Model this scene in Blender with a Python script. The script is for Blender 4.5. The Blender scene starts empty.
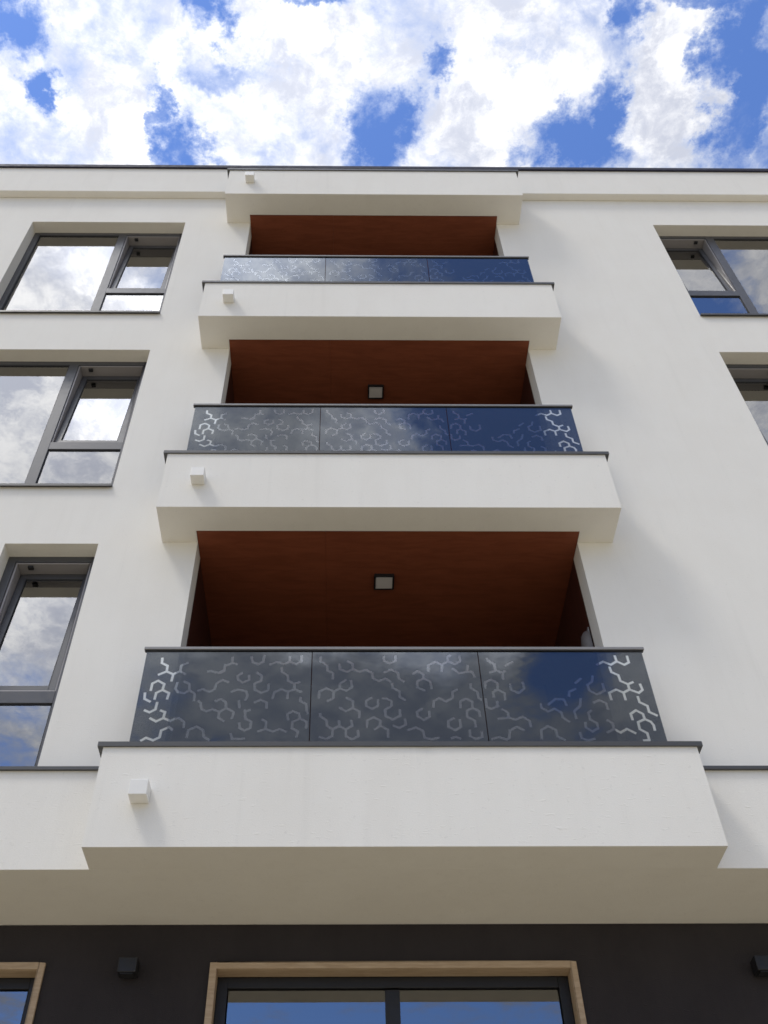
import bpy, bmesh, math, random
from mathutils import Vector, Matrix, Euler
from mathutils.geometry import delaunay_2d_cdt
R = math.radians
S = bpy.context.scene
C = S.collection

# ------------------------------------------------------------------ camera
CAM = (-0.357, -5.636, 1.6)
PIT, YAW, ROL = 0.8407, 0.0166, -0.0104
cd = bpy.data.cameras.new('camera')
co = bpy.data.objects.new('camera', cd)
C.objects.link(co)
S.camera = co
F = Vector((math.sin(YAW)*math.cos(PIT), math.cos(YAW)*math.cos(PIT), math.sin(PIT)))
Rt = Vector((math.cos(YAW), -math.sin(YAW), 0))
Up = Rt.cross(F)
R2 = Rt*math.cos(ROL) + Up*math.sin(ROL)
U2 = Up*math.cos(ROL) - Rt*math.sin(ROL)
M = Matrix((R2, U2, -F)).transposed().to_4x4()
M.translation = Vector(CAM)
co.matrix_world = M
cd.sensor_fit = 'VERTICAL'
cd.sensor_height = 36.0
cd.sensor_width = 27.0
cd.lens = 36.0*984.0/1024.0
cd.shift_x = (384 - 356.2)/1024
cd.shift_y = (518.2 - 512)/1024
cd.clip_start = 0.05
cd.clip_end = 6000

# ------------------------------------------------------------------ light
SUN_AZ = math.atan2(-1.5, -1.0)      # clockwise from +Y
SUN_EL = R(60.7)
sl = bpy.data.lights.new('sun', 'SUN')
so = bpy.data.objects.new('sun', sl)
C.objects.link(so)
sl.energy = 1.02
sl.angle = R(11)
sl.color = (1.0, 0.95, 0.87)
sd = Vector((math.sin(SUN_AZ)*math.cos(SUN_EL), math.cos(SUN_AZ)*math.cos(SUN_EL), math.sin(SUN_EL)))
so.rotation_euler = sd.to_track_quat('Z', 'Y').to_euler()
so.location = (-20, -15, 40)

S.render.engine = 'CYCLES'
S.cycles.use_denoising = True
S.cycles.max_bounces = 10
S.cycles.diffuse_bounces = 5
S.cycles.glossy_bounces = 5
S.cycles.transparent_max_bounces = 16
S.cycles.caustics_reflective = False
S.cycles.caustics_refractive = False
S.cycles.filter_width = 1.6
S.view_settings.view_transform = 'Standard'
S.view_settings.look = 'None'
S.view_settings.gamma = 1.0
S.view_settings.exposure = 0.50

# ------------------------------------------------------------------ node helpers
class NT:
    def __init__(s, tree):
        s.t = tree
    def n(s, kind, **kw):
        nd = s.t.nodes.new(kind)
        for k, v in kw.items():
            setattr(nd, k, v)
        return nd
    def put(s, sock, v):
        if hasattr(v, 'is_output') or isinstance(v, bpy.types.NodeSocket):
            s.t.links.new(v, sock)
        else:
            sock.default_value = v
    def m(s, op, a, b=None, c=None, clamp=False):
        nd = s.n('ShaderNodeMath', operation=op)
        nd.use_clamp = clamp
        s.put(nd.inputs[0], a)
        if b is not None: s.put(nd.inputs[1], b)
        if c is not None: s.put(nd.inputs[2], c)
        return nd.outputs[0]
    def vm(s, op, a, b=None, scale=None):
        nd = s.n('ShaderNodeVectorMath', operation=op)
        s.put(nd.inputs[0], a)
        if b is not None: s.put(nd.inputs[1], b)
        if scale is not None: s.put(nd.inputs[3], scale)
        return nd.outputs['Value'] if op in ('LENGTH', 'DOT_PRODUCT', 'DISTANCE') else nd.outputs[0]
    def noise(s, vec, scale, detail=6, rough=.55, dist=0.0, col=False):
        nd = s.n('ShaderNodeTexNoise')
        s.put(nd.inputs['Vector'], vec)
        nd.inputs['Scale'].default_value = scale
        nd.inputs['Detail'].default_value = detail
        nd.inputs['Roughness'].default_value = rough
        nd.inputs['Distortion'].default_value = dist
        return nd.outputs['Color' if col else 'Fac']
    def smooth(s, v, lo, hi, a=0.0, b=1.0):
        nd = s.n('ShaderNodeMapRange', interpolation_type='SMOOTHSTEP')
        s.put(nd.inputs['Value'], v)
        nd.inputs['From Min'].default_value = lo
        nd.inputs['From Max'].default_value = hi
        nd.inputs['To Min'].default_value = a
        nd.inputs['To Max'].default_value = b
        return nd.outputs[0]
    def mixc(s, f, a, b):
        nd = s.n('ShaderNodeMix', data_type='RGBA')
        s.put(nd.inputs['Factor'], f)
        s.put(nd.inputs[6], a)
        s.put(nd.inputs[7], b)
        return nd.outputs[2]

# ------------------------------------------------------------------ sky
W = bpy.data.worlds.new('World')
S.world = W
W.use_nodes = True
W.node_tree.nodes.clear()
t = NT(W.node_tree)
out = t.n('ShaderNodeOutputWorld')
sky = t.n('ShaderNodeTexSky')
sky.sky_type = 'NISHITA'
sky.sun_disc = False
sky.sun_elevation = SUN_EL
sky.sun_rotation = SUN_AZ % (2*math.pi)
sky.air_density = 1.0
sky.dust_density = 0.3
sky.ozone_density = 3.0
tc = t.n('ShaderNodeTexCoord')
sep = t.n('ShaderNodeSeparateXYZ')
t.put(sep.inputs[0], tc.outputs['Generated'])
dz = t.m('MAXIMUM', sep.outputs[2], 0.06)
cmb = t.n('ShaderNodeCombineXYZ')
t.put(cmb.inputs[0], t.m('DIVIDE', sep.outputs[0], dz))
t.put(cmb.inputs[1], t.m('DIVIDE', sep.outputs[1], dz))
P = cmb.outputs[0]                       # where the view ray meets a flat cloud deck
wob = t.vm('SCALE', t.vm('SUBTRACT', t.noise(P, 11, 6, .68, 0, True), (.5, .5, .5)), scale=.14)
wob2 = t.vm('SCALE', t.vm('SUBTRACT', t.noise(P, 34, 5, .7, 0, True), (.5, .5, .5)), scale=.045)
Pw = t.vm('ADD', t.vm('ADD', P, wob), wob2)
# gaps in the cloud deck: (x, y, rx, ry, strength)
GAPS = [(-.320,.264,.032,.030,1),(.390,.315,.024,.055,1.1),(-.300,.335,.016,.024,1),(-.120,.260,.026,.030,1),(-.172,.395,.032,.026,1),
        (-.182,.353,.013,.030,.8),(-.103,.320,.050,.019,.45),(.030,.375,.036,.050,1),(.042,.345,.018,.028,.7),
        (.092,.306,.020,.017,.8),(-.029,.253,.026,.012,.8),(.262,.262,.016,.030,.7),(.234,.387,.055,.030,1),
        (.255,.360,.024,.034,.8),(.373,.274,.036,.062,1),(.400,.345,.036,.085,1),
        (.167,.302,.013,.034,.25),(.335,.245,.050,.014,.9),(.52,.35,.09,.15,1),
        # behind the camera: what the glazing mirrors
        (.20,-.50,.15,.10,1.1),(.22,-.76,.13,.16,1.2),(.40,-.60,.08,.05,.9),(.345,-1.20,.07,.12,1.0),
        (.9,-.8,.3,.3,.8),(-.1,-2.9,1.1,1.1,.80),(-.52,-1.45,.20,.30,.24),(-.75,-1.7,.3,.3,.5),(.7,-2.2,.4,.5,.6),
        (1.5,.6,.5,.6,1),(-1.4,.9,.4,.5,1),(.3,1.5,.6,.35,1)]
FILLS = [(.320,.330,.045,.085,.45),(.13,.34,.06,.07,.35),(-.05,.29,.07,.06,.35),(-.24,.36,.04,.06,.4),(-.36,-.62,.22,.26,.5),(0,-1.25,.27,.25,.5),(.5,-1.35,.09,.2,.4),(.50,-.48,.07,.06,.4),(-.05,-.74,.13,.15,.4),(-.22,-.52,.2,.08,.5)]
gap = None
for gx, gy, rx, ry, st in GAPS:
    d = t.vm('LENGTH', t.vm('MULTIPLY', t.vm('SUBTRACT', Pw, (gx, gy, 0)), (1/rx, 1/ry, 0)))
    g = t.smooth(d, .15, 1.5, st*1.12, 0)
    gap = g if gap is None else t.m('MAXIMUM', gap, g)
fill = None
for gx, gy, rx, ry, st in FILLS:
    d = t.vm('LENGTH', t.vm('MULTIPLY', t.vm('SUBTRACT', Pw, (gx, gy, 0)), (1/rx, 1/ry, 0)))
    g = t.smooth(d, .5, 1.3, st, 0)
    fill = g if fill is None else t.m('MAXIMUM', fill, g)
n1 = t.noise(P, 9, 9, .62, .35)
n2 = t.noise(P, 30, 8, .65, .3)
dens = t.m('ADD', t.m('MULTIPLY', t.m('SUBTRACT', n1, .5), 2.1), t.m('MULTIPLY', t.m('SUBTRACT', n2, .5), .7))
dens = t.m('SUBTRACT', t.m('ADD', dens, t.m('ADD', fill, .52)), t.m('MULTIPLY', gap, .95))
cover = t.smooth(dens, -.36, .62)
thick = t.smooth(dens, .1, .8)
lump = t.noise(Pw, 7, 7, .6, .2)
shade = t.smooth(t.m('ADD', t.m('MULTIPLY', lump, .6), t.m('MULTIPLY', t.noise(P, 22, 8, .65, .5), .4)), .40, .60)
cc = t.mixc(thick, (.52, .60, .80, 1), (.58, .61, .71, 1))
cc = t.mixc(t.m('MULTIPLY', shade, thick), cc, (1.06, 1.06, 1.07, 1))
# cloud round the sun glows, cloud low in the sky is duller
sdot = t.vm('DOT_PRODUCT', tc.outputs['Generated'], tuple(sd))
glow = t.m('MULTIPLY', t.smooth(sdot, .50, .86, .76, .96), t.smooth(sdot, .86, 1.0, 1.0, 2.0))
low = t.smooth(sep.outputs[2], .25, .85, .62, 1.0)
cc = t.mixc(t.smooth(sep.outputs[2], .35, .80, .55, 0), cc, (.60, .66, .80, 1))
cstr = t.m('MULTIPLY', glow, low)
for gx, gy, rx, ry, st in [(-.13,-.50,.16,.12,1.25),(.05,-.75,.08,.10,.9),(-.04,-1.13,.08,.06,2.0),(.13,-1.16,.08,.07,1.8),(.245,-1.10,.035,.11,2.2),(-.22,-1.12,.06,.05,.5),(-.45,-1.15,.2,.2,.6)]:
    d = t.vm('LENGTH', t.vm('MULTIPLY', t.vm('SUBTRACT', Pw, (gx, gy, 0)), (1/rx, 1/ry, 0)))
    cstr = t.m('MULTIPLY', cstr, t.m('ADD', t.smooth(d, .2, 1.5, st, 0), 1.0))
bg1 = t.n('ShaderNodeBackground')
t.put(bg1.inputs[0], t.vm('MULTIPLY', sky.outputs[0], (.86, 1.03, 1.40)))
bg1.inputs[1].default_value = 0.12
bg2 = t.n('ShaderNodeBackground')
t.put(bg2.inputs[0], cc)
t.put(bg2.inputs[1], cstr)
mx = t.n('ShaderNodeMixShader')
above = t.smooth(sep.outputs[2], .0, .1)
t.put(mx.inputs[0], t.m('MULTIPLY', cover, above))
t.t.links.new(bg1.outputs[0], mx.inputs[1])
t.t.links.new(bg2.outputs[0], mx.inputs[2])
t.t.links.new(mx.outputs[0], out.inputs[0])

# ------------------------------------------------------------------ materials
def mat(name, col, rough=.6, metal=0.0, spec=.5, ior=1.5):
    m_ = bpy.data.materials.new(name)
    m_.use_nodes = True
    b = m_.node_tree.nodes['Principled BSDF']
    b.inputs['Base Color'].default_value = (*col, 1)
    b.inputs['Roughness'].default_value = rough
    b.inputs['Metallic'].default_value = metal
    b.inputs['IOR'].default_value = ior
    b.inputs['Specular IOR Level'].default_value = spec
    return m_, NT(m_.node_tree), b

def bump(t, b, h, strength, dist):
    bp = t.n('ShaderNodeBump')
    bp.inputs['Strength'].default_value = strength
    bp.inputs['Distance'].default_value = dist
    t.put(bp.inputs['Height'], h)
    t.put(b.inputs['Normal'], bp.outputs[0])

def plaster(name, a, b_, bs=.5):
    m_, t, b = mat(name, a, .9, spec=.2)
    tc = t.n('ShaderNodeTexCoord').outputs['Object']
    big = t.noise(tc, 1.1, 5, .6)
    mid = t.noise(t.vm('MULTIPLY', tc, (1, 1, .35)), 4.0, 6, .65)
    f = t.m('ADD', t.m('MULTIPLY', big, .5), t.m('MULTIPLY', mid, .5))
    base = t.mixc(t.smooth(f, .3, .7), (*a, 1), (*b_, 1))
    # fine mineral grain, faint rain streaks and a few darker specks
    fine = t.noise(tc, 150, 2, .7)
    streak = t.noise(t.vm('MULTIPLY', tc, (9, 9, .45)), 1.6, 5, .6)
    speck = t.noise(tc, 42, 2, .4)
    k = t.m('MULTIPLY', t.smooth(fine, .25, .75, .955, 1.0), t.smooth(streak, .52, .80, 1.0, .965))
    k = t.m('MULTIPLY', k, t.smooth(speck, .70, .76, 1.0, .93))
    t.put(b.inputs['Base Color'], t.vm('SCALE', base, scale=k))
    grain = t.noise(tc, 170, 3, .6)
    trowel = t.noise(t.vm('MULTIPLY', tc, (1, 1, 3.5)), 16, 4, .55)
    h = t.m('ADD', t.m('MULTIPLY', grain, .35), t.m('MULTIPLY', t.smooth(trowel, .60, .84), .75))
    bump(t, b, h, bs, .005)
    return m_
M_WALL = plaster('white_plaster', (.785, .760, .702), (.82, .80, .745), .5)
M_DARK = plaster('dark_plaster', (.030, .026, .028), (.040, .035, .037), .5)

def wood(name, a, b_, axis=(1.2, 14, 14), rough=.5):
    m_, t, b = mat(name, a, rough, spec=.3)
    tc = t.n('ShaderNodeTexCoord').outputs['Object']
    v = t.vm('MULTIPLY', tc, axis)
    g = t.noise(v, 3.0, 8, .62, .8)
    t.put(b.inputs['Base Color'], t.mixc(t.smooth(g, .3, .7), (*a, 1), (*b_, 1)))
    bump(t, b, g, .2, .002)
    return m_
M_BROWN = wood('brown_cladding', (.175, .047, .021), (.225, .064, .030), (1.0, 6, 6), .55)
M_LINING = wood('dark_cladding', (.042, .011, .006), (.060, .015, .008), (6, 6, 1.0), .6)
M_TRIM = wood('oak_trim', (.40, .29, .19), (.50, .38, .26), (2, 14, 14))

def metal_paint(name, col, rough=.42, var=.15):
    m_, t, b = mat(name, col, rough, spec=.5)
    tc = t.n('ShaderNodeTexCoord').outputs['Object']
    n = t.noise(tc, 6, 6, .6)
    lo = tuple(c*(1-var) for c in col); hi = tuple(c*(1+var) for c in col)
    t.put(b.inputs['Base Color'], t.mixc(n, (*lo, 1), (*hi, 1)))
    t.put(b.inputs['Roughness'], t.smooth(t.noise(tc, 18, 4), .2, .8, rough-.08, rough+.1))
    return m_
M_COPING = metal_paint('anthracite_sheet_metal', (.058, .058, .058), .45)
M_FRAME = metal_paint('anthracite_frame', (.066, .067, .074), .38, .08)
M_GASKET = metal_paint('black_gasket', (.012, .012, .014), .6, .05)
M_RAIL = metal_paint('grey_handrail', (.22, .215, .215), .4)
M_SPOUT = metal_paint('white_metal', (.765, .755, .72), .45, .02)
M_REBATE = metal_paint('aluminium_rebate', (.30, .285, .29), .35, .05)
M_BLACK = metal_paint('black_metal', (.010, .010, .012), .45)
M_DIFF = metal_paint('opal_cover', (.62, .60, .60), .4, .02)
M_ROOM = metal_paint('room_wall', (.45, .43, .40), .9, .05)
M_CONC = metal_paint('floor_tile', (.30, .29, .27), .7, .1)
M_ROOF = metal_paint('roof_membrane', (.22, .22, .22), .85, .1)

def glass(name, ior, see=.9, tint=(1, 1, 1), wav=.0, gl=1.0):
    m_ = bpy.data.materials.new(name)
    m_.use_nodes = True
    t = NT(m_.node_tree)
    t.t.nodes.clear()
    o = t.n('ShaderNodeOutputMaterial')
    tr = t.n('ShaderNodeBsdfTransparent')
    tr.inputs[0].default_value = (tint[0]*see, tint[1]*see, tint[2]*see, 1)
    g = t.n('ShaderNodeBsdfGlossy')
    g.inputs['Roughness'].default_value = 0.0
    g.inputs['Color'].default_value = (gl, gl, gl, 1)
    fr = t.n('ShaderNodeFresnel')
    fr.inputs['IOR'].default_value = ior
    if wav:
        tc = t.n('ShaderNodeTexCoord').outputs['Object']
        bp = t.n('ShaderNodeBump')
        bp.inputs['Strength'].default_value = wav
        bp.inputs['Distance'].default_value = .01
        t.put(bp.inputs['Height'], t.noise(tc, 1.3, 2, .4))
        t.put(g.inputs['Normal'], bp.outputs[0])
    mx = t.n('ShaderNodeMixShader')
    t.put(mx.inputs[0], fr.outputs[0])
    t.t.links.new(tr.outputs[0], mx.inputs[1])
    t.t.links.new(g.outputs[0], mx.inputs[2])
    t.t.links.new(mx.outputs[0], o.inputs[0])
    return m_, t, mx, o
M_PANE = glass('window_glass', 3.7, .75, (.95, 1, .97), .12)[0]
M_SHOP = glass('ground_floor_glass', 2.9, .75, (.95, 1, .97), .03)[0]
M_PANE2 = glass('inner_window_glass', 2.0, .8, (.95, 1, .97), .10)[0]

# smoked film glass of the balustrades, and the clear cut-out lines in its film
def film(name, see, dcol, dfac, ior):
    m_, t, mx, o = glass(name, ior, see, (1, 1, 1), .12)
    [n for n in t.t.nodes if n.type == 'BSDF_GLOSSY'][0].inputs['Color'].default_value = (.86, .92, 1.0, 1)
    df = t.n('ShaderNodeBsdfDiffuse')
    df.inputs[0].default_value = (*dcol, 1)
    m2 = t.n('ShaderNodeMixShader')
    m2.inputs[0].default_value = dfac
    tr = [n for n in t.t.nodes if n.type == 'BSDF_TRANSPARENT'][0]
    t.t.links.new(tr.outputs[0], m2.inputs[1])
    t.t.links.new(df.outputs[0], m2.inputs[2])
    t.t.links.new(m2.outputs[0], mx.inputs[1])
    return m_
M_FILM = film('smoked_glass', .16, (.026, .034, .046), .55, 1.72)
M_ETCH = film('clear_glass_line', .95, (.62, .72, .84), .06, 1.98)
M_BACK = glass('glass_back', 1.2, .97, (.97, 1, .99))[0]

# ------------------------------------------------------------------ mesh helpers
class MB:
    def __init__(s):
        s.v = []; s.f = []; s.mi = []
    def face(s, pts, mi=0):
        k = len(s.v)
        s.v += [tuple(p) for p in pts]
        s.f.append(tuple(range(k, k+len(pts)))); s.mi.append(mi)
    def box(s, x0, x1, y0, y1, z0, z1, mi=0):
        k = len(s.v)
        s.v += [(x0,y0,z0),(x1,y0,z0),(x1,y1,z0),(x0,y1,z0),(x0,y0,z1),(x1,y0,z1),(x1,y1,z1),(x0,y1,z1)]
        for f in ((0,3,2,1),(4,5,6,7),(0,1,5,4),(1,2,6,5),(2,3,7,6),(3,0,4,7)):
            s.f.append(tuple(k+i for i in f)); s.mi.append(mi)
        return s
    def prism_x(s, prof, x0, x1, mi=0):
        """extrude a (y,z) outline along x"""
        k = len(s.v); n = len(prof)
        s.v += [(x0, y, z) for y, z in prof] + [(x1, y, z) for y, z in prof]
        for i in range(n):
            j = (i+1) % n
            s.f.append((k+i, k+j, k+n+j, k+n+i)); s.mi.append(mi)
        s.f.append(tuple(k+i for i in range(n))[::-1]); s.mi.append(mi)
        s.f.append(tuple(k+n+i for i in range(n))); s.mi.append(mi)
        return s
    def build(s, name, mats, parent=None, bevel=0.0, loc=None, rot=None):
        me = bpy.data.meshes.new(name)
        me.from_pydata(s.v, [], s.f)
        if not isinstance(mats, (list, tuple)): mats = [mats]
        for m_ in mats: me.materials.append(m_)
        me.polygons.foreach_set('material_index', s.mi)
        bm = bmesh.new(); bm.from_mesh(me)
        bmesh.ops.remove_doubles(bm, verts=bm.verts, dist=1e-5)
        bmesh.ops.recalc_face_normals(bm, faces=bm.faces)
        bm.to_mesh(me); bm.free()
        me.update()
        o = bpy.data.objects.new(name, me)
        C.objects.link(o)
        if parent: o.parent = parent
        if loc: o.location = loc
        if rot: o.rotation_euler = rot
        if bevel:
            b = o.modifiers.new('bevel', 'BEVEL')
            b.width = bevel; b.segments = 2; b.limit_method = 'ANGLE'; b.angle_limit = R(40)
            b.harden_normals = False
        return o

def tag(o, label=None, cat=None, group=None, kind=None):
    if label: o['label'] = label
    if cat: o['category'] = cat
    if group: o['group'] = group
    if kind: o['kind'] = kind
    return o

def empty(name, loc=(0, 0, 0), parent=None):
    o = bpy.data.objects.new(name, None)
    C.objects.link(o)
    o.location = loc
    o.empty_display_size = .2
    if parent: o.parent = parent
    return o

def copy_tree(o, parent=None):
    kids = list(o.children)
    c = o.copy(); C.objects.link(c); c.parent = parent
    for ch in kids: copy_tree(ch, c)
    return c

def wall_holes(mb, x0, x1, z0, z1, holes, y0, y1, mi=0):
    """a wall slab y0..y1 with rectangular openings, all reveals closed"""
    xs = sorted({x0, x1, *[h[0] for h in holes], *[h[1] for h in holes]})
    zs = sorted({z0, z1, *[h[2] for h in holes], *[h[3] for h in holes]})
    def solid(i, j):
        if i < 0 or j < 0 or i >= len(xs)-1 or j >= len(zs)-1: return False
        cx = (xs[i]+xs[i+1])/2; cz = (zs[j]+zs[j+1])/2
        return not any(h[0] < cx < h[1] and h[2] < cz < h[3] for h in holes)
    for i in range(len(xs)-1):
        for j in range(len(zs)-1):
            if not solid(i, j): continue
            a, b, c, d = xs[i], xs[i+1], zs[j], zs[j+1]
            mb.face([(a,y0,c),(b,y0,c),(b,y0,d),(a,y0,d)], mi)
            mb.face([(a,y1,c),(a,y1,d),(b,y1,d),(b,y1,c)], mi)
            if not solid(i-1, j): mb.face([(a,y0,c),(a,y0,d),(a,y1,d),(a,y1,c)], mi)
            if not solid(i+1, j): mb.face([(b,y0,c),(b,y1,c),(b,y1,d),(b,y0,d)], mi)
            if not solid(i, j-1): mb.face([(a,y0,c),(a,y1,c),(b,y1,c),(b,y0,c)], mi)
            if not solid(i, j+1): mb.face([(a,y0,d),(b,y0,d),(b,y1,d),(a,y1,d)], mi)
    return mb

# ------------------------------------------------------------------ key levels (metres)
Z0 = 4.592; H = 3.0
XE = 8.4                      # half length of the building
YB = 10.0                     # depth
A = .394                      # balcony projection
BW = 1.884                    # half width of a balcony
JW = 1.588                    # half width of a loggia opening
WO = .113                     # the ceiling boards start this far in front of the wall
E = .137                      # lower band projection
GY = .566                     # ground-floor wall plane
PE = .10                      # parapet band projection
PB, PT = Z0+9.734, Z0+10.515
WT, WB = 2.9717, .718
C1 = .693; C4 = .7625
PATTERN = [
  [[[-470,633],[-468,590],[-424,564],[-424,513],[-374,489],[-379,430]],
   [[-424,513],[-476,485]],
   [[-374,489],[-330,517],[-328,566],[-285,592]],
   [[-330,517],[-293,490]],
   [[-510,348],[-508,407],[-471,432],[-425,402],[-430,351],[-382,324],[-388,275]],
   [[-430,351],[-470,326],[-473,273]],
   [[-337,414],[-343,362],[-323,333],[-279,322],[-245,348],[-253,403],[-290,425]],
   [[-245,348],[-204,319],[-203,260]],
   [[-546,324],[-542,275],[-501,251]],
   [[-452,243],[-455,186],[-491,162],[-527,179]],
   [[-418,177],[-387,164],[-392,115],[-342,91],[-318,106]],
   [[-392,115],[-437,87],[-480,113]],
   [[-318,106],[-290,115],[-250,83],[-246,39]],
   [[-513,-66],[-483,-44],[-434,-64],[-395,-40],[-392,14],[-344,41],[-319,20]],
   [[-218,-38],[-212,18],[-162,45],[-118,18],[-105,-34],[-67,-63]],
   [[-136,515],[-111,517],[-64,501],[-24,524],[-18,576]],
   [[-186,344],[-155,357],[-106,335],[-73,357],[-64,409],[-23,437],[9,421]],
   [[-172,257],[-156,240],[-145,188],[-110,170],[-70,188],[-22,166],[20,196],[14,249],[-24,273],[-59,255]],
   [[-22,166],[-25,119],[16,87]],
   [[25,640],[31,590],[63,578]],
   [[31,590],[-18,564],[-24,515],[-57,497]],
   [[161,647],[172,597],[215,578],[248,604],[250,657]],
   [[296,576],[338,600],[396,581],[434,602],[432,650]],
   [[434,602],[479,579],[516,605],[516,655]],
   [[75,478],[82,439],[116,416],[158,439],[156,480]],
   [[75,478],[106,497]],
   [[209,504],[246,471],[241,430],[198,407],[203,355],[250,326],[296,348],[297,403]],
   [[379,548],[383,511],[424,478],[430,430],[473,405],[478,357],[524,335]],
   [[478,357],[434,337],[387,357],[340,333],[331,279]],
   [[434,337],[432,277]],
   [[473,405],[510,419]],
   [[46,337],[89,355],[143,342],[157,304],[146,262]],
   [[-50,425],[-24,439],[17,418]],
   [[209,244],[250,266],[292,244],[293,196]],
   [[102,257],[112,201]],
   [[147,179],[158,110],[199,85],[196,34],[160,12],[124,34],[121,76]],
   [[148,168],[182,181]],
   [[271,102],[298,83],[298,26],[346,5],[391,26],[435,3]],
   [[298,26],[248,7]],
   [[522,288],[519,257],[562,231],[566,179],[585,153]],
   [[445,102],[436,144],[471,172],[516,151],[524,112],[569,83],[568,34]],
   [[524,112],[475,83],[472,32],[514,5],[506,-38]],
   [[69,-11],[83,-54],[162,-50]],
   [[30,194],[75,162],[66,110]]],
  [[[-531,643],[-529,605],[-484,569],[-480,522],[-441,499],[-441,448]],
   [[-398,579],[-392,534],[-345,511],[-301,534],[-303,583],[-339,605]],
   [[-301,534],[-256,511],[-212,529],[-167,501],[-162,453],[-123,428],[-75,451],[-42,423]],
   [[-83,650],[-80,610],[-40,586],[3,612],[1,655]],
   [[-81,506],[-33,529],[13,502],[19,451],[54,425]],
   [[-352,439],[-393,403],[-391,364],[-348,344],[-307,375],[-316,432]],
   [[-391,364],[-434,339],[-437,279],[-478,253]],
   [[-434,339],[-485,366],[-534,337],[-535,282]],
   [[-348,284],[-301,255],[-303,198],[-350,170],[-394,200]],
   [[-303,198],[-259,168],[-261,119]],
   [[-174,284],[-214,257],[-213,216],[-173,190],[-132,216],[-130,268]],
   [[-100,279],[-73,277],[-39,253],[-42,213],[-85,185],[-83,129],[-37,102],[15,133],[15,183]],
   [[-30,407],[-28,371],[18,337],[18,290],[54,264]],
   [[-525,151],[-523,129],[-480,95],[-476,51],[-438,24],[-441,-32],[-478,-53],[-523,-40]],
   [[-438,24],[-395,49],[-397,93]],
   [[-395,49],[-350,24],[-309,51],[-314,95]],
   [[-350,24],[-350,-32],[-311,-57],[-268,-32],[-271,13]],
   [[-212,38],[-206,97],[-164,121],[-119,93],[-122,51],[-159,22]],
   [[-122,51],[-72,21],[-72,-37]],
   [[-35,53],[7,34],[50,61],[47,106]],
   [[228,516],[232,572],[282,600],[328,577],[372,605],[374,650],[393,660]],
   [[328,577],[323,516]],
   [[372,605],[420,579],[459,605],[457,653]],
   [[402,539],[444,497],[502,513],[509,567]],
   [[502,513],[535,511],[549,467]],
   [[120,492],[150,518],[194,488],[188,451],[235,426],[242,364]],
   [[188,451],[145,426],[144,373],[193,346]],
   [[416,355],[382,333],[381,284],[334,253],[287,282],[250,257],[243,205]],
   [[513,403],[515,366],[555,335],[558,286],[585,266]],
   [[166,192],[129,164],[133,127],[173,99],[215,127],[212,170]],
   [[376,114],[336,91],[334,42],[377,15],[416,42],[415,99]],
   [[426,200],[430,253],[470,277],[512,251],[508,198],[469,174],[466,125],[514,95],[516,44]],
   [[508,198],[550,172],[552,129]],
   [[63,17],[118,38],[163,9],[168,-43],[213,-57],[262,-45]],
   [[474,17],[471,-31],[507,-53],[551,-39],[553,2]],
   [[348,-49],[376,-37],[407,-51]]],
  [[[-530,634],[-525,610],[-485,577],[-482,534]],
   [[-530,634],[-526,615],[-482,579],[-479,525],[-434,502],[-435,446]],
   [[-479,525],[-522,504]],
   [[-434,502],[-414,518]],
   [[-408,567],[-351,601]],
   [[-569,367],[-563,419],[-519,442],[-480,410],[-484,355],[-519,335],[-518,290]],
   [[-484,355],[-439,324],[-444,266]],
   [[-582,275],[-582,209],[-547,189],[-500,211],[-499,253]],
   [[-392,401],[-391,353],[-344,324],[-300,362],[-303,419]],
   [[-204,233],[-202,196],[-162,168],[-116,191],[-75,161],[-72,118],[-34,84]],
   [[-153,226],[-98,273],[-40,270],[-29,220]],
   [[0,297],[8,335],[56,360]],
   [[-473,189],[-438,161],[-436,116],[-393,101],[-342,125],[-300,91],[-298,44]],
   [[-436,116],[-507,110]],
   [[-350,17],[-393,42],[-442,13],[-453,-45],[-475,-60],[-519,-39],[-569,-55]],
   [[-239,-54],[-232,17],[-181,48],[-135,17],[-133,-35],[-85,-64]],
   [[244,575],[294,603],[344,575],[391,606],[388,656]],
   [[391,606],[440,575],[476,596],[475,654]],
   [[330,553],[334,509],[378,481],[382,430],[428,401],[429,355],[488,326],[519,353],[513,401]],
   [[428,401],[467,419]],
   [[429,355],[382,328],[384,268]],
   [[382,328],[337,355],[283,326],[286,268]],
   [[195,472],[181,423],[145,394],[150,344],[194,313],[254,344],[252,405]],
   [[160,242],[201,264],[244,239],[247,189]],
   [[77,275],[61,215],[14,168],[18,110]],
   [[63,410],[108,451]],
   [[131,176],[108,157],[109,101],[151,73],[151,31],[106,4],[69,38],[73,78]],
   [[24,-4],[26,-48],[66,-66],[113,-54]],
   [[473,293],[475,246],[522,215],[522,165],[568,135]],
   [[396,101],[393,148],[435,178],[476,148],[479,105],[514,84],[527,56],[526,16]],
   [[479,105],[428,80],[427,23],[470,-9],[471,-64],[434,-68]],
   [[223,97],[254,73],[254,25],[293,-4],[341,25],[391,-9]],
   [[254,25],[205,-4]]]]
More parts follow.
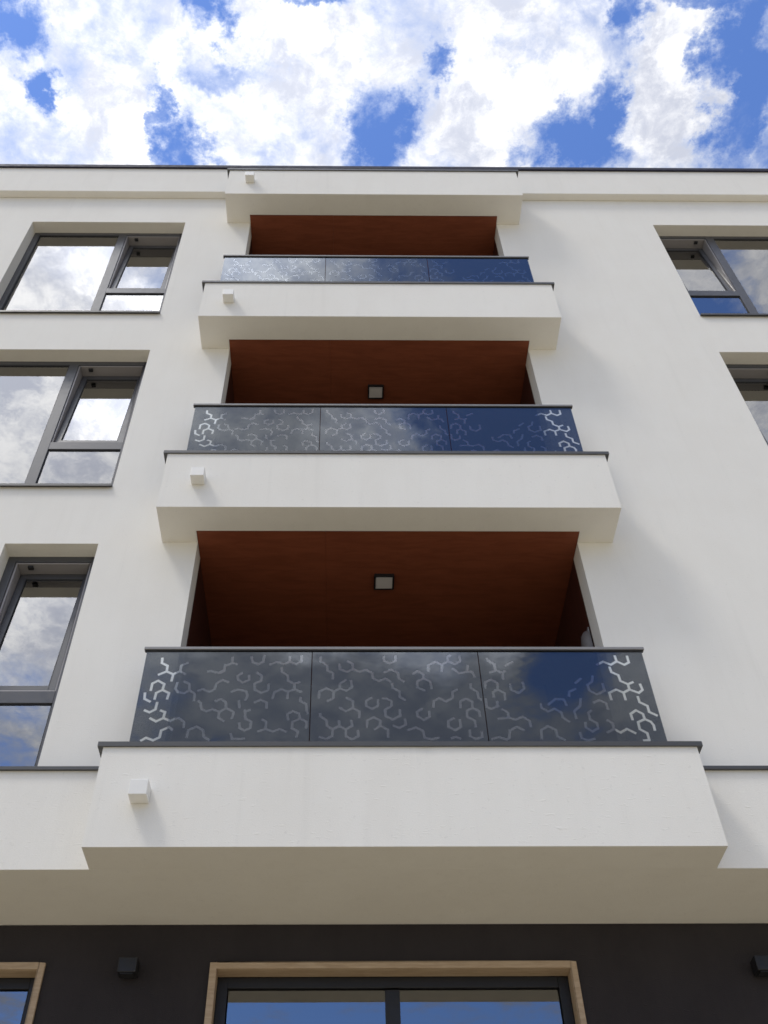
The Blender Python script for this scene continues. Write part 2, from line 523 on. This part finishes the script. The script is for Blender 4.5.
# ------------------------------------------------------------------ ground
gm, t, b = mat('paving', (.27, .255, .23), .85)
tcg = t.n('ShaderNodeTexCoord').outputs['Object']
br = t.n('ShaderNodeTexBrick')
t.put(br.inputs['Vector'], tcg)
br.inputs['Scale'].default_value = 2.5
br.inputs['Color1'].default_value = (.56, .49, .355, 1)
br.inputs['Color2'].default_value = (.51, .445, .32, 1)
br.inputs['Mortar'].default_value = (.14, .13, .12, 1)
br.inputs['Mortar Size'].default_value = .012
t.put(b.inputs['Base Color'], t.mixc(t.m('MULTIPLY', t.noise(tcg, .8, 6), .35), br.outputs[0], (.40, .35, .26, 1)))
g = MB()
g.face([(-3000,-3000,0),(3000,-3000,0),(3000,3000,0),(-3000,3000,0)])
tag(g.build('ground', gm), kind='structure')

# ------------------------------------------------------------------ building
bld = empty('apartment_building', (0, 0, 0))
tag(bld, 'white plastered apartment building with stacked balconies and dark ground floor, seen from below', 'building')

WIN_L = (-4.385, -2.424)       # wide windows, left bay
WIN_N = (-3.185, -2.410)       # the narrow one on the lowest floor
WIN_R = (3.620, 5.590)
holes = []
wins = []
for k in range(3):
    zb, zt = Z0+H*k+WB, Z0+H*k+WT+(.010, 0, .042)[k]
    l = WIN_N if k == 0 else WIN_L
    holes.append((l[0], l[1], zb, zt)); wins.append((l, zb, zt, 'L', k))
    if k > 0:
        holes.append((WIN_R[0], WIN_R[1], zb, zt)); wins.append((WIN_R, zb, zt, 'R', k))
holes.append((-JW, JW, Z0+.45, Z0+9.45))
mb = MB()
wall_holes(mb, -XE, XE, Z0+.3, PT-.02, holes, 0.0, .20)
mb.build('wall', M_WALL, bld)
# outer shell behind the facade
mb = MB()
mb.box(-XE, -XE+.3, .203, YB-.3, Z0+.303, PT-.023)
mb.box(XE-.3, XE, .203, YB-.3, Z0+.303, PT-.023)
mb.box(-XE, XE, YB-.298, YB, 0, PT-.021)
mb.box(-XE, -XE+.3, GY+.203, YB-.3, 0, Z0-.003)
mb.box(XE-.3, XE, GY+.203, YB-.3, 0, Z0-.003)
mb.build('outer_wall', M_WALL, bld)
mb = MB()
mb.box(-XE+.3, XE-.3, .203, YB-.3, PT-.45, PT-.25)
mb.build('roof', M_ROOF, bld)
# lower band with the overhanging soffit, one profile
mb = MB()
mb.prism_x([(-E, Z0), (-E, Z0+.690), (-.001, Z0+.690), (-.001, Z0+.298), (YB-.301, Z0+.298), (YB-.301, Z0)], -XE, XE)
lb = mb.build('lower_band', M_WALL, bld)
for s, x0, x1 in ((-1, -XE-.02, -BW-.002), (1, BW+.002, XE+.02)):
    mb = MB()
    mb.prism_x([(-E-.022, Z0+.684), (-E-.022, Z0+.708), (-.002, Z0+.716), (-.002, Z0+.692), (-E-.004, Z0+.692), (-E-.004, Z0+.684)], x0, x1)
    mb.build('band_coping', M_COPING, lb)
# parapet band
mb = MB()
mb.prism_x([(-.002, PB), (-PE, PB), (-PE, PT-.015), (-.002, PT-.015)], -XE, XE)
pb = mb.build('parapet_band', M_WALL, bld, bevel=.004)
mb = MB()
mb.prism_x([(-PE-.03, PT-.045), (-PE-.03, PT+.028), (.28, PT+.036), (.28, PT-.012), (-PE-.006, PT-.012), (-PE-.006, PT-.045)], -XE-.03, XE+.03)
mb.build('roof_coping', metal_paint('dark_blue_sheet_metal', (.010, .010, .030), .7), pb)

# ground floor
gh = [(-1.178, 1.080, .45, 4.322), (-4.6, -2.240, .9, 4.322), (2.9, 5.2, .9, 4.322)]
mb = MB()
wall_holes(mb, -XE, XE, 0, Z0-.002, gh, GY, GY+.20)
mb.build('ground_floor_wall', M_DARK, bld)

# rooms behind the glass
def room(x0, x1, z0, z1, yf, d=3.0):
    mb = MB()
    mb.face([(x0,yf,z0),(x1,yf,z0),(x1,yf+d,z0),(x0,yf+d,z0)])
    mb.face([(x0,yf,z1),(x1,yf,z1),(x1,yf+d,z1),(x0,yf+d,z1)])
    mb.face([(x0,yf,z0),(x0,yf+d,z0),(x0,yf+d,z1),(x0,yf,z1)])
    mb.face([(x1,yf,z0),(x1,yf+d,z0),(x1,yf+d,z1),(x1,yf,z1)])
    mb.face([(x0,yf+d,z0),(x1,yf+d,z0),(x1,yf+d,z1),(x0,yf+d,z1)])
    return mb.build('room', M_ROOM, bld)

# ------------------------------------------------------------------ windows
FY = .152                      # front of the frames
def frame_ring(mb, x0, x1, z0, z1, w, y0, y1, mi=0, wb=None):
    wb = wb or w
    mb.box(x0, x0+w, y0, y1, z0, z1, mi)
    mb.box(x1-w, x1, y0, y1, z0, z1, mi)
    mb.box(x0+w, x1-w, y0, y1, z1-w, z1, mi)
    mb.box(x0+w, x1-w, y0, y1, z0, z0+wb, mi)

def pane(name, parent, x0, x1, z0, z1, y, loc=None, rot=None, front=None):
    mb = MB()
    mb.box(x0, x1, y, y+.004, z0, z1, 0)
    mb.box(x0, x1, y+.020, y+.023, z0, z1, 1)
    return mb.build(name, [front or M_PANE, M_PANE2], parent, loc=loc, rot=rot)

def window(l, zb, zt, side, k):
    x0, x1 = l
    narrow = (x1-x0) < 1.2
    ft, fs = .060, .072
    mb = MB()
    y0, y1 = FY, FY+.075
    # fixed outer frame
    mb.box(x0, x0+fs, y0, y1, zb+.01, zt)
    mb.box(x1-fs, x1, y0, y1, zb+.01, zt)
    mb.box(x0+fs, x1-fs, y0, y1, zt-ft, zt)
    mb.box(x0+fs, x1-fs, y0, y1, zb+.01, zb+.055)
    TZ0, TZ1 = zb+.737, zb+.848              # transom under the tilting sash
    if narrow:
        sx0, sx1 = x0+fs, x1-fs
        fx = None
    elif side == 'L':
        mA, mB = -3.290, -3.190
        sx0, sx1 = mB, x1-fs
        fx = (x0+fs, mA)
        mb.box(mA, mB, y0, y1, zb+.055, zt-ft)
    else:
        mA, mB = 4.325, 4.425
        sx0, sx1 = x0+fs, mA
        fx = (mB, x1-fs)
        mb.box(mA, mB, y0, y1, zb+.055, zt-ft)
    mb.box(sx0, sx1, y0, y1, TZ0, TZ1)
    # inner rebate step and rubber gaskets
    def gasket(a, b_, c, d):
        frame_ring(mb, a, b_, c, d, .010, y0+.012, y0+.030, 1)
    if fx: gasket(fx[0], fx[1], zb+.055, zt-ft)
    gasket(sx0, sx1, zb+.055, TZ0)
    frame_ring(mb, sx0, sx1, TZ1, zt-ft, .014, y0+.012, y1+.090, 2)
        # scissor stay of the tilted sash
    sgn = 1
    hx = sx0+.12 if side == 'L' else sx1-.12
    mb.box(hx-.022, hx+.022, y0+.03, y0+.07, zt-ft-.034, zt-ft-.0145, 1)
    w = mb.build('window', [M_FRAME, M_GASKET, M_REBATE], bld, bevel=.0035)
    lab = {(0,'L'): 'narrow two-part window above the sill band', (1,'L'): 'wide left window on the middle floor',
           (2,'L'): 'wide left window on the top floor', (1,'R'): 'right window on the middle floor, cut by the picture edge',
           (2,'R'): 'right window on the top floor with tilted sash'}[(k, side)]
    w['label'] = lab
    if fx: pane('pane', w, fx[0]+.006, fx[1]-.006, zb+.05, zt-ft-.002, y0+.018)
    pane('pane', w, sx0+.006, sx1-.006, zb+.05, TZ0-.002, y0+.018)
    # tilted sash, hinged at its foot
    px, pz = (sx0+sx1)/2, TZ1
    hw, hh = (sx1-sx0)/2-.018, (zt-ft)-TZ1-.030
    sb = MB()
    frame_ring(sb, -hw, hw, .006, hh-.006, .055, 0, .060)
    frame_ring(sb, -hw+.055, hw-.055, .061, hh-.061, .009, .010, .024, 1)
    tilt = R(-4.2)
    so_ = sb.build('sash', [M_FRAME, M_GASKET], w, bevel=.003, loc=(px, y0+.034, pz+.018), rot=(tilt, 0, 0))
    pane('sash_pane', w, -hw+.058, hw-.058, .064, hh-.064, .014, loc=(px, y0+.034, pz+.018), rot=(tilt, 0, 0))
    # metal sill
    if k > 0:
        sm = MB()
        sm.prism_x([(-.034, zb-.026), (-.034, zb+.004), (y0+.01, zb+.014), (y0+.01, zb+.004), (-.030, zb-.006), (-.030, zb-.026)], x0-.0, x1+.0)
        sm.build('sill', M_COPING, w)
    room(x0-.5, x1+.3, zb-.5, zt+.12, .235)
for a in wins: window(*a)

def ground_window(X0, X1, z0, Z1, mull):
    x0, x1, z1 = X0+.022, X1-.022, Z1-.022
    mb = MB()
    y0, y1 = GY+.105, GY+.17
    frame_ring(mb, x0+.001, x1-.001, z0, z1-.001, .066, y0, y1)
    xs = [x0+.079] + [v for m_ in mull for v in (m_-.046, m_+.046)] + [x1-.079]
    for m_ in mull: mb.box(m_-.046, m_+.046, y0, y1, z0+.075, z1-.079)
    w = mb.build('ground_floor_window', M_BLACK, bld, bevel=.003)
    for i in range(0, len(xs), 2):
        pane('pane', w, xs[i]-.004, xs[i+1]+.004, z0+.07, z1-.075, y0+.022, front=M_SHOP)
    tm = MB()
    tw = .040
    yf = GY-.022
    for a, b_ in ((x0-.020, x0), (x1, x1+.020)):
        tm.box(a, b_, GY-.001, GY+.104, z0, z1+.020)
    tm.box(x0, x1, GY-.001, GY+.104, z1, z1+.020)
    for a, b_ in ((x0-tw, x0), (x1, x1+tw)):
        tm.box(a, b_, yf, GY-.0015, z0, z1+tw)
    tm.box(x0, x1, yf, GY-.0015, z1, z1+tw)
    tm.build('wooden_trim', M_TRIM, w, bevel=.003)
    room(x0-.3, x1+.3, z0-.3, 4.5, GY+.245)
    return w
ground_window(-1.178, 1.080, .45, 4.322, [-.057])
ground_window(-4.6, -2.240, .9, 4.322, [-3.4])
ground_window(2.9, 5.2, .9, 4.322, [4.05])

# ------------------------------------------------------------------ balustrade glass with its cut-out pattern
PZ = .229                     # pattern origin above the coping line
def ribbon(pts, w):
    """quads (with small overlaps) following a polyline"""
    qs = []
    for (a, b_) in zip(pts[:-1], pts[1:]):
        a = Vector(a); b_ = Vector(b_)
        d = (b_-a)
        if d.length < 1e-4: continue
        d.normalize(); n = Vector((-d.y, d.x))*w/2
        e = d*w*.30
        qs.append([a-e+n, a-e-n, b_+e-n, b_+e+n])
    return qs
def glass_panel(parent, cx, k, width=1.176):
    zlo, zhi = .040, .918
    hw = width/2
    verts = [Vector((-hw, zlo)), Vector((hw, zlo)), Vector((hw, zhi)), Vector((-hw, zhi))]
    faces = [[0, 1, 2, 3]]
    quads = []
    for pl in PATTERN[k]:
        pts = [(max(-hw+.012, min(hw-.012, x/1000)), z/1000+PZ) for x, z in pl]
        for q in ribbon(pts, .0175):
            q = [Vector((max(-hw+.003, min(hw-.003, p.x)), p.y)) for p in q]
            i = len(verts); verts += q; faces.append([i, i+1, i+2, i+3]); quads.append(q)
    # extra grid points keep the triangles well shaped
    vv, ee, ff, ov, oe, of = delaunay_2d_cdt(verts, [], faces, 0, 1e-5)
    mb = MB()
    y = 0.0
    for f, src in zip(ff, of):
        if not src: continue
        mi = 1 if any(s_ > 0 for s_ in src) else 0
        mb.face([(vv[i].x, y, vv[i].y) for i in f], mi)
    T = .010
    mb.face([(-hw,T,zlo),(hw,T,zlo),(hw,T,zhi),(-hw,T,zhi)], 2)
    mb.face([(-hw,y,zlo),(-hw,T,zlo),(-hw,T,zhi),(-hw,y,zhi)], 0)
    mb.face([(hw,y,zlo),(hw,T,zlo),(hw,T,zhi),(hw,y,zhi)], 0)
    me_o = mb.build('glass_panel', [M_FILM, M_ETCH, M_BACK], parent)
    me_o.location = (cx, -.230, 0)
    return me_o

def spout(parent, z, yf, dx=0.0):
    """square white overflow spout"""
    mb = MB()
    x0, x1, y0, y1 = -1.648+dx, -1.537+dx, yf-.106, yf-.001
    mb.box(x0, x1, y0, y1, z, z+.105)
    return mb.build('drain_spout', M_SPOUT, parent, bevel=.004)

BAL = []
for k in range(3):
    # the balcony's own zero is its underside at the wall
    mb = MB()
    top = C1+.016
    WOK = WO+.018 if k == 1 else WO
    mb.prism_x([(-A, 0), (-A, top), (-WO-.05, top), (-WO-.05, .45), (-WOK, .45), (-WOK, 0)], -BW, BW)
    mb.box(-BW, -JW, -WOK, -.0015 if k else -.139, 0, top)
    mb.box(JW, BW, -WOK, -.0015 if k else -.139, 0, top)
    if k == 0:
        mb = MB()
        mb.prism_x([(-A, 0), (-A, top), (-WO-.05, top), (-WO-.05, .45), (-E-.001, .45), (-E-.001, 0)], -BW, BW)
    bal = mb.build('balcony', M_WALL, bld, bevel=0)
    bal.location = (0, 0, Z0+H*k)
    bal['label'] = ['lowest balcony, the widest in the picture', 'middle balcony', 'top balcony under the roof slab'][k]
    # side upstands beside the wall and coping
    mb = MB()
    X = 1.919
    oh = .408
    mb.prism_x([(-oh, C1-.004), (-oh, C1+.030), (-.20, C1+.036), (-.20, C1+.018), (-A-.003, C1+.018), (-A-.003, C1-.004)], -X, X)
    for s in (-1, 1):
        a, b_ = sorted((s*(BW-.17), s*X))
        yb = -.003
        mb.box(a, b_, -.20, yb, C1+.019, C1+.034)
        a, b_ = sorted((s*(BW+.003), s*X))
        mb.box(a, b_, -A-.003, yb, C1-.004, C1+.0185)
    mb.build('coping', M_COPING, bal)
    jm = MB()
    jx = (.155, -.22, .31)[k]
    jm.prism_x([(-oh-.0015, C1-.006), (-oh-.0015, C1+.0315), (-.20, C1+.0375), (-.20, C1+.036), (-oh-.0002, C1+.0302), (-oh-.0002, C1-.006)], jx-.045, jx+.045)
    jm.build('joint_cover', M_COPING, bal)
    # side panels of upstand (white), only the strip next to the wall
    # three glass panels
    if k == 0:
        pans = [glass_panel(bal, cx, i) for i, cx in enumerate((-1.182, 0, 1.182))]
        for i, p_ in enumerate(pans): p_.location.z = C1
    else:
        for q in pans:
            c = q.copy(); C.objects.link(c); c.parent = bal
    mb = MB()
    mb.box(-1.790, 1.790, -.245, -.205, C1+.934, C1+.958)
    mb.box(-1.783, 1.783, -.239, -.211, C1+.926, C1+.9345, 1)
    hr = mb.build('handrail', [M_RAIL, M_GASKET], bal, bevel=.003)
    mb = MB()
    mb.box(-1.781, 1.781, -.248, -.208, C1+.0365, C1+.058)
    mb.build('bottom_rail', M_FRAME, bal)
    mb = MB()
    sp = spout(bal, [.283, .274, .263][k], -A, (0, .015, 0)[k])
    # floor and screed of the loggia
    mb = MB()
    mb.box(-JW, JW, -WO+.001, 2.2, .07, .45)
    mb.build('loggia_floor', M_CONC, bal)
    BAL.append(bal)

# roof slab over the top loggia
mb = MB()
top = C4-.014
mb.prism_x([(-A, .006), (-A, top), (-.002, top), (-.002, .30), (-WO, .30), (-WO, .006)], -BW, BW)
mb.box(-BW, -JW, -WO, -.002, .006, .30)
mb.box(JW, BW, -WO, -.002, .006, .30)
rs = mb.build('roof_slab', M_WALL, bld)
rs.location = (0, 0, Z0+9)
mb = MB()
mb.prism_x([(-.410, C4-.040), (-.410, C4+.006), (-.004, C4+.012), (-.004, C4-.012), (-A-.003, C4-.012), (-A-.003, C4-.040)], -1.919, 1.919)
for s in (-1, 1):
    a, b_ = sorted((s*(BW+.003), s*1.919))
    mb.box(a, b_, -A-.003, -.004, C4-.040, C4-.0125)
mb.build('coping', M_COPING, rs)
spout(rs, .33, -A)
mb = MB()
mb.box(-JW, JW, -.0015, 2.2, .07, .45)
mb.build('slab_core', M_CONC, rs)

# brown boarded loggia ceilings and side linings
for k in range(3):
    z = Z0+H*(k+1)
    mb = MB()
    # boards in two sheets with an open joint
    wo = WO+.018 if k == 0 else WO
    for a, b_ in ((-JW+.002, -.5205), (-.5195, JW-.002)):
        mb.box(a, b_, -wo+.006, .199, z+.004, z+.060)
    for a, b_ in ((-JW, -.5205), (-.5195, JW)):
        mb.box(a, b_, .199, 1.898, z+.004, z+.060)
    mb.build('loggia_ceiling', M_BROWN, bld)
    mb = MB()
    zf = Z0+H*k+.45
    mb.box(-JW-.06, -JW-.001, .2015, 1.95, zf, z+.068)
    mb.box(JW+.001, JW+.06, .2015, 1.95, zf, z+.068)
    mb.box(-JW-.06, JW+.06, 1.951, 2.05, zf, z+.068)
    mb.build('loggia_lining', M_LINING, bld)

# ------------------------------------------------------------------ lamps (unlit)
def ceiling_lamp(x, y, z):
    r = empty('ceiling_light', (x, y, z))
    mb = MB()
    s = .085
    mb.box(-s, s, -s, -s+.013, -.040, 0); mb.box(-s, s, s-.013, s, -.040, 0)
    mb.box(-s, -s+.013, -s+.013, s-.013, -.040, 0); mb.box(s-.013, s, -s+.013, s-.013, -.040, 0)
    mb.build('frame', M_BLACK, r, bevel=.002)
    mb = MB()
    mb.box(-s+.013, s-.013, -s+.013, s-.013, -.034, -.002)
    mb.build('diffuser', M_DIFF, r)
    return r
l1 = ceiling_lamp(-.021, .455, Z0+3.012)
tag(l1, 'square unlit ceiling light with pale cover in the lowest loggia', 'ceiling light', 'square ceiling lights in the loggias')
l2 = copy_tree(l1)
l2.location = (-.026, .535, Z0+6.012)
tag(l2, 'square unlit ceiling light with pale cover in the middle loggia, smaller in view', 'ceiling light', 'square ceiling lights in the loggias')

def wall_lamp(x, z):
    r = empty('wall_lamp', (x, GY, z))
    mb = MB()
    mb.box(-.035, .035, -.022, -.001, -.04, .04)
    mb.build('wall_plate', M_BLACK, r, bevel=.003)
    mb = MB()
    mb.box(-.058, .058, -.120, -.022, -.046, .046)
    mb.build('housing', M_BLACK, r, bevel=.006)
    mb = MB()
    mb.box(-.040, .040, -.108, -.042, -.052, -.0465)
    mb.build('lens', M_GASKET, r)
    return r
w1 = wall_lamp(-1.69, 4.285)
tag(w1, 'small black cube wall lamp left of the wood-framed door window', 'wall lamp', 'black cube lamps on the dark ground floor wall')
w2 = copy_tree(w1)
w2.location = (2.245, GY, 4.285)
tag(w2, 'small black cube wall lamp at the right edge of the dark wall', 'wall lamp', 'black cube lamps on the dark ground floor wall')

# small rounded fitting on the side lining of the lowest loggia
def rounded_lamp(x, y, z):
    r = empty('wall_light', (x, y, z))
    mb = MB()
    mb.box(-.012, 0, -.045, .045, -.16, .16)
    mb.build('wall_plate', M_RAIL, r, bevel=.004)
    mb = MB()
    n = 14
    for i in range(n):                     # half drum shade, tapered at both ends
        a0, a1 = math.pi*i/n, math.pi*(i+1)/n
        lv = [(-.15, .040), (-.10, .062), (.02, .066), (.09, .056), (.13, .034), (.145, .008)]
        for (z0, r0), (z1, r1) in zip(lv[:-1], lv[1:]):
            mb.face([(-.012-r0*math.sin(a0), -r0*math.cos(a0), z0), (-.012-r0*math.sin(a1), -r0*math.cos(a1), z0),
                     (-.012-r1*math.sin(a1), -r1*math.cos(a1), z1), (-.012-r1*math.sin(a0), -r1*math.cos(a0), z1)])
    o = mb.build('shade', metal_paint('grey_shade', (.13, .12, .12), .5), r)
    for p in o.data.polygons: p.use_smooth = True
    return r
rl = rounded_lamp(JW+.0005, .275, 6.70)
tag(rl, 'small grey rounded wall light inside the lowest loggia, beside its right jamb', 'wall light')
